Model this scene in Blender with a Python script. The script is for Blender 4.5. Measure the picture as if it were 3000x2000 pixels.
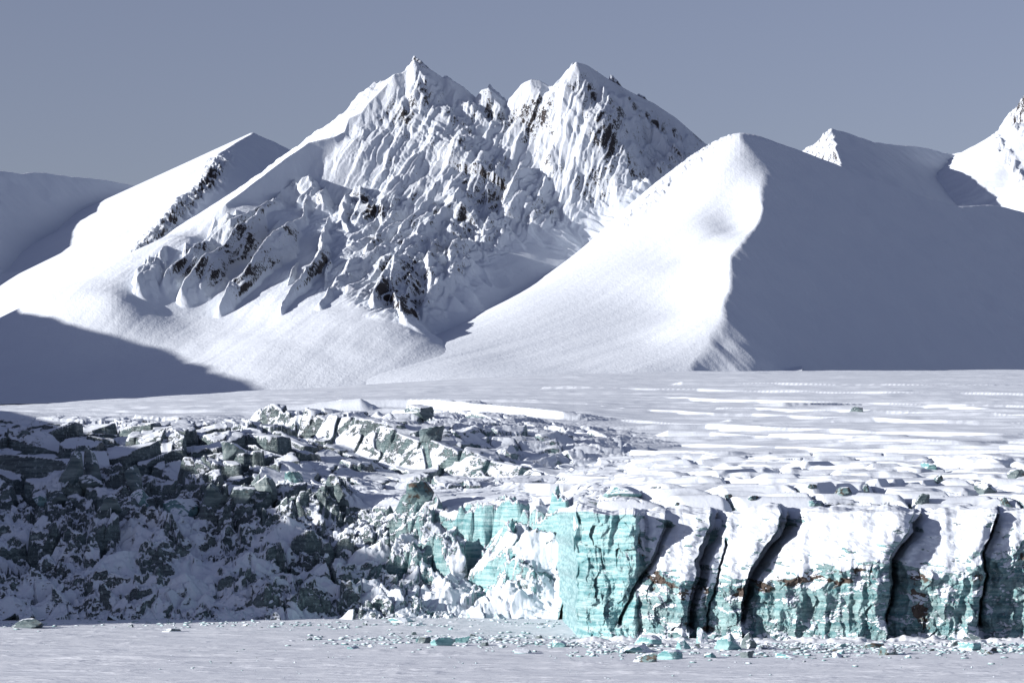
import bpy, math, random
import numpy as np
from mathutils import Vector

for o in list(bpy.data.objects):
    bpy.data.objects.remove(o, do_unlink=True)
S = bpy.context.scene

# ------------------------------------------------------------------ camera
FP, HC, HY = 8507.0, 29.0, 1500.0        # focal length in photo pixels, eye height in m, horizon row
cd = bpy.data.cameras.new('camera'); cam = bpy.data.objects.new('camera', cd)
S.collection.objects.link(cam); S.camera = cam
cam.location = (0, 0, HC); cam.rotation_euler = (math.radians(90), 0, 0)
cd.sensor_width = 36.0; cd.lens = 36.0 * FP / 3000.0; cd.shift_y = 500.0 / 3000.0
cd.clip_start = 1.0; cd.clip_end = 40000.0

# ------------------------------------------------------------------ sky, sun, exposure
SUN_EL, SUN_AZ = math.radians(14.0), math.radians(-113.0)   # azimuth from +Y towards +X
W = bpy.data.worlds.new('World'); S.world = W; W.use_nodes = True
nt = W.node_tree; nt.nodes.clear()
out = nt.nodes.new('ShaderNodeOutputWorld'); bg = nt.nodes.new('ShaderNodeBackground')
sky = nt.nodes.new('ShaderNodeTexSky'); sky.sky_type = 'NISHITA'; sky.sun_disc = False
sky.sun_elevation = SUN_EL; sky.sun_rotation = SUN_AZ; sky.air_density = 1.0
sky.dust_density = 0.5; sky.ozone_density = 3.0; sky.altitude = 50
hs = nt.nodes.new('ShaderNodeHueSaturation'); hs.inputs['Saturation'].default_value = 0.68
tint = nt.nodes.new('ShaderNodeMix'); tint.data_type = 'RGBA'; tint.blend_type = 'MULTIPLY'
tint.inputs[0].default_value = 1.0; tint.inputs[7].default_value = (1.05, 0.945, 1.09, 1)
nt.links.new(sky.outputs[0], hs.inputs['Color']); nt.links.new(hs.outputs[0], tint.inputs[6])
nt.links.new(tint.outputs[2], bg.inputs[0]); bg.inputs[1].default_value = 0.056
nt.links.new(bg.outputs[0], out.inputs[0])
sl = bpy.data.lights.new('sun', 'SUN'); sun = bpy.data.objects.new('sun', sl); S.collection.objects.link(sun)
sl.energy = 5.0; sl.angle = math.radians(0.5); sl.color = (1.0, 0.935, 0.87)
sd = Vector((math.sin(SUN_AZ) * math.cos(SUN_EL), math.cos(SUN_AZ) * math.cos(SUN_EL), math.sin(SUN_EL)))
sun.rotation_euler = sd.to_track_quat('Z', 'Y').to_euler()
S.view_settings.view_transform = 'Standard'; S.view_settings.look = 'None'
S.view_settings.exposure = 0.66; S.view_settings.gamma = 1.0
S.cycles.max_bounces = 4; S.cycles.diffuse_bounces = 1

# ------------------------------------------------------------------ numpy noise kit
f4 = np.float32
def _h(ix, iy, s):
    h = (ix.astype(np.uint32) * np.uint32(374761393) + iy.astype(np.uint32) * np.uint32(668265263)
         + np.uint32((s * 1274126177) & 0xffffffff))
    h = (h ^ (h >> np.uint32(13))) * np.uint32(1274126177)
    h ^= h >> np.uint32(16)
    h = h * np.uint32(2246822519); h ^= h >> np.uint32(15)
    return h
def rnd(ix, iy, s):
    return (_h(ix, iy, s) & np.uint32(0xffffff)).astype(f4) / f4(0xffffff)
def pn(x, y, s=0):                       # gradient noise, about -1..1
    x = np.asarray(x, f4); y = np.asarray(y, f4)
    fx = np.floor(x); fy = np.floor(y); ix = fx.astype(np.int64); iy = fy.astype(np.int64)
    x = x - fx; y = y - fy
    u = x * x * x * (x * (x * 6 - 15) + 10); v = y * y * y * (y * (y * 6 - 15) + 10)
    def g(dx, dy):
        a = rnd(ix + dx, iy + dy, s) * f4(6.2831853)
        return np.cos(a) * (x - dx) + np.sin(a) * (y - dy)
    a = g(0, 0); b = g(1, 0); c = g(0, 1); d = g(1, 1)
    a = a + (b - a) * u; c = c + (d - c) * u
    return (a + (c - a) * v) * f4(1.5)
def fbm(x, y, s=0, o=4, lac=2.03, gain=.5):
    t = 0; a = 1.0; n = 0
    for i in range(o):
        t = t + a * pn(x, y, s + i * 17); n += a; a *= gain; x = x * lac + 11.3; y = y * lac - 7.7
    return t / n
def ridged(x, y, s=0, o=4, lac=2.07, gain=.5):      # 0..1, sharp crests
    t = 0; a = 1.0; n = 0; w = 1.0
    for i in range(o):
        r = 1 - np.abs(pn(x, y, s + i * 31)); r = r * r
        t = t + a * r * w; w = np.clip(r * 1.6, 0, 1); n += a; a *= gain; x = x * lac + 5.1; y = y * lac + 3.3
    return t / n
def voro(x, y, s=0, jit=.9):
    fx = np.floor(x).astype(np.int64); fy = np.floor(y).astype(np.int64)
    f1 = np.full(x.shape, 9., f4); f2 = f1.copy(); r1 = np.zeros(x.shape, f4); r2 = r1.copy(); r3 = r1.copy()
    ox = r1.copy(); oy = r1.copy()
    for i in (-1, 0, 1):
        for j in (-1, 0, 1):
            cx = fx + i; cy = fy + j
            px = cx + .5 + jit * (rnd(cx, cy, s) - .5); py = cy + .5 + jit * (rnd(cx, cy, s + 1) - .5)
            dx = (x - px).astype(f4); dy = (y - py).astype(f4); d = np.sqrt(dx * dx + dy * dy)
            m = d < f1
            f2 = np.where(m, f1, np.minimum(f2, d)); f1 = np.where(m, d, f1)
            r1 = np.where(m, rnd(cx, cy, s + 2), r1); r2 = np.where(m, rnd(cx, cy, s + 3), r2)
            r3 = np.where(m, rnd(cx, cy, s + 4), r3); ox = np.where(m, dx, ox); oy = np.where(m, dy, oy)
    return f1, f2, r1, r2, r3, ox, oy
def pyra(x, y, s=0, ka=1.0, kb=.5):      # overlapping faceted buttresses, about 0..1
    fx = np.floor(x).astype(np.int64); fy = np.floor(y).astype(np.int64); best = np.full(x.shape, -9., f4)
    for i in (-1, 0, 1):
        for j in (-2, -1, 0, 1):
            cx = fx + i; cy = fy + j
            dx = (x - cx - .5 - .9 * (rnd(cx, cy, s) - .5)).astype(f4); dy = (y - cy - .5 - .9 * (rnd(cx, cy, s + 1) - .5)).astype(f4)
            t = (rnd(cx, cy, s + 2) - .5) * .9
            ex = dx - t * dy; h = .55 + .6 * rnd(cx, cy, s + 3) - np.where(ex < 0, -2.2 * ex, .8 * ex) * ka - np.where(dy > 0, kb * 1.6, kb) * np.abs(dy)
            best = np.maximum(best, h)
    return best
def sst(a, b, x):
    t = np.clip((x - a) / (b - a), 0, 1); return t * t * (3 - 2 * t)
def smax(a, b, k):
    h = np.clip(.5 + .5 * (a - b) / k, 0, 1); return b + (a - b) * h + k * h * (1 - h)
def P(px, py, Y):                        # a point seen at a photo pixel, at distance Y
    return ((px - 1500) / FP * Y, Y, HC + (HY - py) / FP * Y)
def tps(pts, vals):                      # thin plate spline
    p = np.array(pts, float); n = len(p)
    r = np.sqrt(((p[:, None] - p[None]) ** 2).sum(-1)); K = np.where(r > 0, r * r * np.log(r + 1e-12), 0)
    A = np.zeros((n + 3, n + 3)); A[:n, :n] = K + np.eye(n) * 1e-4; A[:n, n] = 1; A[:n, n + 1:] = p; A[n, :n] = 1; A[n + 1:, :n] = p.T
    w = np.linalg.solve(A, np.r_[np.array(vals, float), 0, 0, 0])
    def f(x, y):
        o = np.full(np.shape(x), w[n]) + w[n + 1] * x + w[n + 2] * y
        for i in range(n):
            r2 = (x - p[i, 0]) ** 2 + (y - p[i, 1]) ** 2
            o = o + w[i] * .5 * r2 * np.log(r2 + 1e-9)
        return o
    return f
def tps_grid(f, X, Y, n=160):            # evaluate coarse in (column, row) space then interpolate
    ci = np.unique(np.linspace(0, X.shape[1] - 1, n).astype(int)); ri = np.unique(np.linspace(0, X.shape[0] - 1, n).astype(int))
    c = f(X[np.ix_(ri, ci)], Y[np.ix_(ri, ci)])
    t = np.empty((len(ri), X.shape[1]))
    for k in range(len(ri)): t[k] = np.interp(np.arange(X.shape[1]), ci, c[k])
    a = np.arange(X.shape[0]); k = np.clip(np.searchsorted(ri, a, 'right') - 1, 0, len(ri) - 2)
    w = ((a - ri[k]) / (ri[k + 1] - ri[k]))[:, None]
    return (t[k] * (1 - w) + t[k + 1] * w).astype(f4)
def ridge(X, Y, pts, sl_, sr_, flute=0, lam=30, seed=0, reach=900, wob=0, power=1.0, lat=0):
    """height of the crest line minus slope x distance; left / right side when walking along the points.
    flute: amplitude of spurs and gullies that run down from the crest"""
    best = np.full(X.shape, -1e4, f4)
    q = [P(*p) for p in pts]; u0 = 0
    n = pn(X / 47., Y / 47., seed + 3) * wob + pn(X / 17., Y / 17., seed + 5) * wob * .4 if wob else 0
    for a, b in zip(q[:-1], q[1:]):
        L = math.hypot(b[0] - a[0], b[1] - a[1]); 
        if L < 1e-3: continue
        ex, ey = (b[0] - a[0]) / L, (b[1] - a[1]) / L
        m = (X > min(a[0], b[0]) - reach) & (X < max(a[0], b[0]) + reach) & (Y > min(a[1], b[1]) - reach) & (Y < max(a[1], b[1]) + reach)
        if not m.any(): u0 += L; continue
        x = X[m] - a[0]; y = Y[m] - a[1]
        if wob: x = x + n[m]; y = y - n[m] * .6
        t = np.clip(x * ex + y * ey, 0, L); side = ex * y - ey * x
        d = np.sqrt((x - t * ex) ** 2 + (y - t * ey) ** 2)
        w = np.clip(side / (d + 1e-3) * .5 + .5, 0, 1)
        s = sr_ + (sl_ - sr_) * w
        z = a[2] + (b[2] - a[2]) * t / L - s * d ** power
        if flute:
            u = (u0 + x * ex + y * ey) / lam; sg = np.sign(side)
            fl = ridged(u + sg * 37 + .35 * pn(x / lam / 2, y / lam / 2, seed), d / lam * .22, seed, 3) - .55
            z = z + flute * fl * sst(lam * .1, lam * 1.4, d)
        best[m] = np.maximum(best[m], z)
        u0 += L
    return best

# ------------------------------------------------------------------ mesh + material kit
def grid_obj(name, X, Y, Z, mat, attrs=None, smooth=True, kind='structure', label=None, cat=None):
    if not isinstance(X, list): X, Y, Z = [X], [Y], [Z]; attrs = {k: [v] for k, v in (attrs or {}).items()}
    cos = []; qs = []; n = 0
    for x, y, z in zip(X, Y, Z):
        i = np.arange(n, n + x.size, dtype=np.int32).reshape(x.shape); n += x.size
        cos.append(np.stack([x.ravel(), y.ravel(), z.ravel()], -1).astype(f4))
        qs.append(np.stack([i[:-1, :-1], i[:-1, 1:], i[1:, 1:], i[1:, :-1]], -1).reshape(-1))
    co = np.concatenate(cos); q = np.concatenate(qs)
    attrs = {k: np.concatenate([np.asarray(w, f4).ravel() for w in v]) for k, v in (attrs or {}).items()}
    me = bpy.data.meshes.new(name); me.vertices.add(n); me.vertices.foreach_set('co', co.ravel())
    nf = len(q) // 4; me.loops.add(len(q)); me.loops.foreach_set('vertex_index', q)
    me.polygons.add(nf); me.polygons.foreach_set('loop_start', np.arange(0, nf * 4, 4, dtype=np.int32))
    me.update(calc_edges=True)
    if smooth: me.polygons.foreach_set('use_smooth', np.ones(nf, bool))
    for k, v in (attrs or {}).items():
        a = me.attributes.new(k, 'FLOAT', 'POINT'); a.data.foreach_set('value', np.ascontiguousarray(v, f4).ravel())
    me.materials.append(mat)
    o = bpy.data.objects.new(name, me); S.collection.objects.link(o)
    if kind: o['kind'] = kind
    if label: o['label'] = label
    if cat: o['category'] = cat
    return o

class NB:                                 # tiny node builder
    def __init__(s, name):
        s.m = bpy.data.materials.new(name); s.m.use_nodes = True; s.t = s.m.node_tree
        s.b = s.t.nodes['Principled BSDF']; s.tc = s.t.nodes.new('ShaderNodeTexCoord').outputs['Object']
        s.geo = s.t.nodes.new('ShaderNodeNewGeometry')
    def lk(s, v, sock):
        if isinstance(v, bpy.types.NodeSocket): s.t.links.new(v, sock)
        elif isinstance(v, (tuple, list)): sock.default_value = (*v, 1) if len(v) == 3 and sock.type == 'RGBA' else v
        else: sock.default_value = v
    def mth(s, op, a, b=0, c=None, clamp=False):
        n = s.t.nodes.new('ShaderNodeMath'); n.operation = op; n.use_clamp = clamp
        s.lk(a, n.inputs[0]); s.lk(b, n.inputs[1])
        if c is not None: s.lk(c, n.inputs[2])
        return n.outputs[0]
    def noise(s, scale, detail=4, rough=.55, vec=None, sc=(1, 1, 1), dist=0):
        mp = s.t.nodes.new('ShaderNodeMapping'); s.t.links.new(vec or s.tc, mp.inputs[0]); mp.inputs['Scale'].default_value = sc
        n = s.t.nodes.new('ShaderNodeTexNoise'); s.t.links.new(mp.outputs[0], n.inputs['Vector'])
        n.inputs['Scale'].default_value = scale; n.inputs['Detail'].default_value = detail; n.inputs['Roughness'].default_value = rough
        n.inputs['Distortion'].default_value = dist
        return n.outputs[0]
    def voronoi(s, scale, feature='F1', sc=(1, 1, 1)):
        mp = s.t.nodes.new('ShaderNodeMapping'); s.t.links.new(s.tc, mp.inputs[0]); mp.inputs['Scale'].default_value = sc
        n = s.t.nodes.new('ShaderNodeTexVoronoi'); n.feature = feature; s.t.links.new(mp.outputs[0], n.inputs['Vector'])
        n.inputs['Scale'].default_value = scale
        return n.outputs['Distance']
    def attr(s, name):
        n = s.t.nodes.new('ShaderNodeAttribute'); n.attribute_name = name; return n.outputs['Fac']
    def nz(s):
        n = s.t.nodes.new('ShaderNodeSeparateXYZ'); s.t.links.new(s.geo.outputs['Normal'], n.inputs[0]); return n.outputs[2]
    def step(s, v, a, b):                # smooth map a..b -> 0..1
        n = s.t.nodes.new('ShaderNodeMapRange'); n.interpolation_type = 'SMOOTHSTEP'; s.lk(v, n.inputs[0])
        n.inputs[1].default_value = a; n.inputs[2].default_value = b; return n.outputs[0]
    def mix(s, f, a, b):
        n = s.t.nodes.new('ShaderNodeMix'); n.data_type = 'RGBA'; s.lk(f, n.inputs[0]); s.lk(a, n.inputs[6]); s.lk(b, n.inputs[7]); return n.outputs[2]
    def bump(s, h, dist, strength=1.0, prev=None):
        n = s.t.nodes.new('ShaderNodeBump'); s.lk(h, n.inputs['Height']); n.inputs['Distance'].default_value = dist; n.inputs['Strength'].default_value = strength
        if prev is not None: s.t.links.new(prev, n.inputs['Normal'])
        return n.outputs[0]
    def fin(s, col, rough=.6, nrm=None, spec=.2, sss=0):
        s.lk(col, s.b.inputs['Base Color']); s.lk(rough, s.b.inputs['Roughness']); s.b.inputs['Specular IOR Level'].default_value = spec
        if nrm is not None: s.t.links.new(nrm, s.b.inputs['Normal'])
        return s.m

SNOW = (.65, .715, .80)
def mat_mountain(name, rock_lo=.56, speck=1.0, wind=1.0):
    b = NB(name); nz = b.nz(); rk = b.attr('rock')
    n1 = b.noise(.09, 5, .6); n2 = b.noise(.5, 6, .78, sc=(1, .7, .45)); n3 = b.noise(.02, 3)
    # exposed rock where it is steep and where the rocky zone is
    v = b.mth('MULTIPLY', b.mth('SUBTRACT', 1.0, nz), 1.25)
    v = b.mth('ADD', v, b.mth('MULTIPLY', b.mth('SUBTRACT', n1, .5), .26))
    v = b.mth('ADD', v, b.mth('MULTIPLY', b.mth('SUBTRACT', n2, .5), 1.5 * speck))
    v = b.mth('ADD', v, b.mth('MULTIPLY', b.mth('SUBTRACT', rk, 1.0), 1.2))
    m = b.step(v, rock_lo - .035, rock_lo + .035)
    rock = b.mix(b.noise(.25, 4), (.018, .018, .023), (.07, .063, .064))
    snow = b.mix(n3, SNOW, (.61, .675, .77))
    col = b.mix(m, snow, rock)
    # wind crust: fine ripples, rock roughness
    h1 = b.noise(.35, 5, .62, sc=(1, .45, 1)); h2 = b.noise(.12, 4, .55)
    nr = b.bump(h1, .9 * wind, .55); nr = b.bump(h2, 2.0 * wind, .35, nr)
    nr = b.bump(b.mth('MULTIPLY', b.noise(.5, 5, .7), rk), 2.4, .9, nr)
    return b.fin(col, .75, nr, .1)
def mat_glacier(name):
    b = NB(name); nz = b.nz(); ice = b.attr('ice'); dirt = b.attr('dirt'); blue = b.attr('blue')
    n1 = b.noise(.35, 5, .62); n2 = b.noise(1.7, 4, .65, sc=(1, 1, 1.6)); lay = b.noise(.9, 4, .6, sc=(.10, .10, 1.5), dist=.4)
    v = b.mth('SUBTRACT', 1.0, nz)
    v = b.mth('ADD', v, b.mth('MULTIPLY', b.mth('SUBTRACT', n1, .5), .75))
    v = b.mth('ADD', v, b.mth('MULTIPLY', b.mth('SUBTRACT', n2, .5), .55))
    v = b.mth('ADD', v, b.mth('MULTIPLY', b.mth('SUBTRACT', lay, .5), .35))
    v = b.mth('ADD', v, b.mth('SUBTRACT', ice, .5))
    m = b.step(v, .40, .50)
    teal = b.mix(b.step(lay, .3, .7), (.09, .28, .32), (.42, .63, .66))
    grey = b.mix(b.step(lay, .3, .7), (.03, .046, .058), (.11, .145, .155))
    icec = b.mix(blue, grey, teal)
    icec = b.mix(b.step(b.noise(.8, 5, .7), .5, .72), icec, b.mix(.5, icec, (.55, .66, .69)))
    dm = b.step(b.mth('ADD', b.mth('MULTIPLY', b.noise(.6, 5, .7), .8), b.mth('SUBTRACT', dirt, .6)), .28, .42)
    icec = b.mix(dm, icec, b.mix(b.noise(2.2, 3), (.03, .025, .022), (.13, .10, .085)))
    snow = b.mix(n1, SNOW, (.61, .675, .77))
    col = b.mix(m, snow, icec)
    nr = b.bump(b.noise(1.0, 5, .6, sc=(1, .5, 1)), .22, .5)
    nr = b.bump(b.mth('MULTIPLY', b.noise(1.3, 5, .68, sc=(1, 1, 1.3)), m), .8, .8, nr)
    nr = b.bump(b.mth('MULTIPLY', lay, m), .18, .6, nr)
    rough = b.mth('SUBTRACT', .75, b.mth('MULTIPLY', m, .42))
    return b.fin(col, rough, nr, .35)
def mat_seaice(name):
    b = NB(name)
    n = b.noise(.05, 4, .6, sc=(.5, 1, 1))
    col = b.mix(n, (.74, .79, .86), (.66, .715, .80))
    nr = b.bump(b.noise(.9, 5, .65, sc=(.18, 1, 1)), .34, 1.0)
    nr = b.bump(b.noise(.22, 4, .6, sc=(.25, 1, 1)), .35, .6, nr)
    return b.fin(col, .65, nr, .2)
M_ROCKY = mat_mountain('snowy_rock')
M_SMOOTH = mat_mountain('wind_packed_snow', rock_lo=.80, speck=.8, wind=.8)
M_ICE = mat_glacier('glacier_ice')
M_SEA = mat_seaice('sea_ice_snow')

Q = 1.0
def fan(px0, px1, npx, ys):
    npx = int(npx * Q)
    a = (np.linspace(px0, px1, npx) - 1500) / FP
    Y = np.repeat(np.asarray(ys, float)[:, None], npx, 1); X = a[None] * Y
    return X, Y, np.repeat(np.linspace(px0, px1, npx)[None], len(ys), 0)
def rows(y0, y1, d0, d1):
    r = [y0]; d0 /= Q; d1 /= Q
    while r[-1] < y1: r.append(r[-1] + d0 + (d1 - d0) * (r[-1] - y0) / (y1 - y0))
    return np.array(r)

exec_order = []
# ================================================================== MASSIF (twin peaks)
def turn(p):                              # the face turns away to the right: farther at larger px
    px, py, Y = p; return (px, py, Y + max(0, px - 1050) * .23 * min(1, max(0, (Y - 3550) / 450.)))
def zof(l): return [P(*turn(p)) for p in l]
base_pts = [
 (-300,1180,3350),(0,1175,3350),(300,1165,3350),(600,1155,3350),(900,1135,3350),(1200,1115,3400),(1500,1100,3450),(1900,1095,3500),(2300,1090,3500),
 (-300,1060,3600),(0,1060,3550),(300,1050,3550),(0,960,3850),(0,880,4200),(200,900,3950),(-300,900,4200),
 (0,815,4500),(200,790,4500),(350,830,4050),(430,720,4750),(400,600,5400),(300,740,4900),(600,560,5000),(500,640,4800),
 (500,1000,3590),(480,1090,3460),(700,950,3650),(700,1060,3450),(900,1010,3490),(1100,1010,3490),(1300,1000,3630),(1500,880,3790),
 (1200,930,3610),(1000,920,3610),(800,880,3700),(600,870,3735),(450,905,3680),
 (720,745,3880),(900,730,3900),(1100,760,3850),(1300,770,3850),(1500,720,3950),(1700,640,4050),(1900,550,4150),(1400,860,3780),
 (660,607,3962),(560,697,3862),(450,797,3752),(350,874,3652),(1000,570,4110),(1200,530,4120),(1400,530,4110),(1600,500,4130),(1800,460,4180),(850,600,4060),(620,720,3890),
 (1200,380,4230),(1300,400,4210),(1450,400,4190),(1600,370,4190),(1750,340,4180),(1900,400,4230),(900,490,4150),(1050,420,4200)]
bp = zof(base_pts)
for X_, z_ in ((-600, 330), (-350, 330), (-100, 330), (100, 330), (400, 300), (700, 250)):
    dy_ = max(0, X_ + 200) * .46; bp.append((X_, 4650. + dy_, z_)); bp.append((X_, 5000. + dy_, z_ - 130))
bp += [(-851, 4830, 400), (-760, 4600, 395), (-960, 4700, 400), (-900, 3350, 175), (-1200, 4200, 330), (900, 3500, 190), (900, 4200, 250)]
massif_base = tps([(p[0] / 1000, p[1] / 1000) for p in bp], [p[2] for p in bp])

ROCKLINE_X = [200, 340, 450, 560, 650, 800, 900, 1000, 1100, 1200, 1300, 1400, 1500, 1700, 1900, 2050, 2200]
ROCKLINE_Y = [820, 850, 845, 865, 905, 915, 900, 885, 925, 965, 925, 790, 720, 650, 570, 470, 400]
def build_massif():
    X, Y, PX = fan(-260, 2350, 1150, rows(3330, 4830, 1.1, 1.7))
    zb = tps_grid(lambda x, y: massif_base(x / 1000, y / 1000), X, Y, 170)
    X = X.astype(f4); Y = Y.astype(f4); PX = PX.astype(f4)
    R = lambda pts, a, b, **k: ridge(X, Y, pts, a, b, **k)
    sky_l = [(1213,174,4300),(1193,202,4298),(1178,213,4295),(1155,217,4290),(1140,240,4285),(1100,280,4270),(1080,300,4262),(1058,330,4250),(1022,345,4240),(1010,385,4220),(980,400,4200),(905,415,4170),(860,447,4140),(760,520,4060),(660,600,3960)]
    sky_m = [(1213,174,4300),(1240,190,4300),(1297,227,4295),(1312,226,4290),(1360,255,4285),(1400,290,4280),(1412,262,4275),(1432,257,4270),(1458,280,4270),(1483,297,4265),(1500,280,4260),(1528,246,4255),(1555,232,4250),(1582,236,4250),(1608,252,4245),(1630,250,4235),(1658,207,4220),(1687,181,4210)]
    sky_r = [(1687,181,4210),(1720,190,4215),(1780,230,4230),(1850,270,4250),(1920,305,4270),(1980,345,4290),(2020,380,4300),(2060,414,4310),(2150,480,4330),(2300,560,4350)]
    sky_l, sky_m, sky_r = ([turn(p) for p in q] for q in (sky_l, sky_m, sky_r))
    z = zb + 0
    zr0 = 0
    zr = np.maximum(np.maximum(R(sky_l, 1.5, .62, flute=9, lam=36, seed=11, wob=1), R(sky_m, 1.3, 1.5, flute=12, lam=30, seed=12, wob=.7)), R(sky_r, 1.3, 1.5, flute=7, lam=32, seed=13, wob=.7))
    z = smax(z, zr, 12.)
    zd = np.maximum(np.maximum(ridge(X, Y, sky_l, 1, 1), ridge(X, Y, sky_m, 1, 1)), ridge(X, Y, sky_r, 1, 1))
    dist = lambda q: -ridge(X, Y, [(p[0], HY + HC * FP / p[2], p[2]) for p in q], 1, 1)
    z_sky_d = np.minimum(np.minimum(dist(sky_l), dist(sky_m)), dist(sky_r)); del zd
    def ribz(pts, a=.82, b=1.6, fl=6, lam=20, seed=1, wob=3.5, k=1.3, up=0):
        nonlocal z
        z = smax(z, R([(p[0], p[1] - up, p[2]) for p in pts], a, b, flute=fl, lam=lam, seed=seed, wob=wob, reach=160), k)
    def YF(px, py, off=34): 
        # distance of the face at a pixel, in front of the smooth base by off metres
        lo, hi = 3350., 4900.
        for _ in range(22):
            m = (lo + hi) / 2; zz = massif_base((px - 1500) / FP * m / 1000, m / 1000)
            if HC + (HY - py) / FP * m < zz: hi = m
            else: lo = m
        return min(lo, turn((px, 0, 4330))[2]) - off
    def rib(pp, off=(10, 36, 12), **k):
        n = len(pp); pts = []
        for i, (px, py) in enumerate(pp):
            t = i / (n - 1); o_ = (1.5 if pp[0][0] > 1000 else 1.45) * np.interp(t, [0, .45, 1], off)
            pts.append((px, py, YF(px, py, o_)))
        if pp[0][0] < 1000: k['a'] = k.get('a', .95) * 1.5; k['b'] = k.get('b', 1.6) * 1.35; k['fl'] = 4
        ribz(pts, **k)
    z_pre = z.copy()
    rib([(1212,176),(1193,215),(1160,280),(1125,338),(1127,398),(1112,436),(1080,480),(1049,525),(1010,590)], seed=21, off=(0,30,20))
    rib([(1308,228),(1270,249),(1240,300),(1189,330),(1160,365),(1138,393),(1110,450),(1095,520),(1050,590),(1030,640)], seed=22, off=(0,40,18))
    rib([(1432,257),(1406,291),(1372,334),(1312,376),(1274,419),(1253,449),(1215,504),(1206,559),(1150,620),(1100,690),(1060,760)], seed=23, off=(0,40,18))
    rib([(1555,232),(1521,266),(1510,300),(1495,338),(1460,400),(1400,450),(1350,520),(1300,560)], seed=24, off=(0,36,20))
    rib([(1687,181),(1660,215),(1632,249),(1580,296),(1546,321),(1534,372),(1474,415),(1436,453),(1415,496),(1402,517),(1325,585),(1283,623),(1236,661),(1206,704),(1164,755),(1120,820),(1087,882)], off=(0,52,26), seed=25, fl=14)
    rib([(1687,185),(1690,240),(1684,300),(1700,360),(1680,420),(1640,500),(1600,560)], seed=26, off=(4,26,8))
    rib([(1790,235),(1800,300),(1790,360),(1765,430),(1740,500)], seed=27, off=(4,28,8))
    rib([(1870,280),(1880,350),(1890,420),(1905,470)], seed=28, off=(4,26,8))
    rib([(1712,338),(1680,392),(1650,450)], seed=29, off=(14,30,6))
    rib([(1600,540),(1560,600),(1540,660)], seed=30, off=(10,28,6))
    rib([(1457,606),(1430,640),(1415,670),(1410,720)], seed=31, off=(10,34,10))
    rib([(1342,674),(1328,720),(1322,760),(1318,810),(1300,850)], seed=32, off=(10,38,10))
    rib([(1530,480),(1500,540),(1470,600),(1440,640)], seed=33, off=(10,30,10))
    rib([(1900,490),(1860,525),(1830,560),(1790,610)], seed=34, off=(16,34,12), a=1.4, b=1.0)
    rib([(1236,648),(1185,720),(1150,775),(1150,850),(1180,930)], seed=35, off=(20,40,16), fl=14)
    rib([(1300,560),(1250,600),(1180,660),(1140,700),(1100,740),(1023,766),(989,815),(934,890)], seed=36, off=(20,36,14))
    rib([(963,644),(946,690),(938,741),(895,805),(860,850),(815,905)], seed=37, off=(16,44,14), a=1.0, b=1.5)
    rib([(895,626),(852,650),(832,673),(806,690),(764,729),(738,780),(679,822),(662,865),(640,897)], seed=38, off=(18,50,18), a=1.0, b=1.6, fl=13)
    rib([(793,592),(742,635),(700,661),(666,707),(606,754),(572,792),(530,845)], seed=39, off=(18,42,14), a=.9, b=1.5)
    rib([(900,520),(832,554),(768,605),(674,652),(615,699),(555,733),(500,792),(479,828)], seed=40, off=(10,30,10), a=.9, b=1.3)
    rib([(1010,590),(1000,640),(1020,680)], seed=41, off=(10,20,6))
    rib([(1150,500),(1130,560),(1120,620),(1110,660)], seed=42, off=(10,26,8))
    rib([(1000,430),(960,480),(900,530),(860,560)], seed=43, off=(10,22,8), a=.9)
    rib([(1270,700),(1255,760),(1262,820),(1240,900),(1230,940)], seed=44, off=(14,28,8))
    rib([(985,402),(950,440),(905,480),(860,530),(800,585),(750,630)], seed=51, off=(4,22,8))
    rib([(1040,385),(1000,440),(960,490),(920,545),(870,600)], seed=52, off=(6,24,8))
    rib([(905,428),(860,465),(800,515),(740,570),(690,620)], seed=53, off=(4,16,6))
    rib([(1090,330),(1060,380),(1040,430),(1000,480),(985,530)], seed=54, off=(8,26,8))
    rib([(800,520),(730,575),(660,635),(590,700),(540,745)], seed=55, off=(4,15,5))
    rr_ = random.Random(31)
    for n_ in range(78):
        px_ = rr_.uniform(430, 2000); lo_ = np.interp(px_, [430, 600, 800, 1000, 1213, 1450, 1690, 2000], [760, 640, 520, 420, 260, 320, 270, 400]); hi_ = np.interp(px_, ROCKLINE_X, ROCKLINE_Y)
        py_ = rr_.uniform(lo_, max(lo_ + 20, hi_ - 130)); L_ = rr_.uniform(50, 140); an = math.radians(rr_.gauss(122 if px_ < 1500 else 108, 9))
        if px_ < 900 and rr_.random() < .2: continue
        pp_ = [(px_ + L_ * t_ * math.cos(an) + rr_.gauss(0, 5), py_ + L_ * t_ * math.sin(an)) for t_ in (0, .33, .66, 1)]
        pts_ = [(a_, b_, YF(a_, b_, o_)) for (a_, b_), o_ in zip(pp_, np.array((3, 17, 15, 3)) * rr_.uniform(.8, 1.7))]
        ribz(pts_, a=1.1, b=2.2, fl=4, lam=12, seed=600 + n_, wob=2.5, k=1.0)
    pyb = HY - (z - HC) * FP / Y
    line = np.interp(PX, ROCKLINE_X, ROCKLINE_Y)
    rock = sst(25, -50, pyb - line + 26 * fbm(X / 60, Y / 60, 5))
    # quieter snow slope on the upper left flank
    quiet = sst(60, -60, PX - np.interp(pyb, [300, 400, 560, 700, 860], [840, 740, 600, 450, 280]))
    rock = rock * (1 - .85 * quiet)
    ribm = sst(0, 5, z - z_pre)
    rock = rock * (1 - sst(1150, 850, PX) * (1 - ribm) * .8)
    # eroded relief running down the fall line, towards the lower left
    ax = X * .93 - Y * .37; al = X * .37 + Y * .93
    wx = 18 * pn(X / 70, Y / 70, 61); wy = 18 * pn(X / 70, Y / 70, 62)
    crest = np.exp(-np.maximum(0, z - zr0) * 0) * sst(2, 30, z_sky_d)
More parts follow.
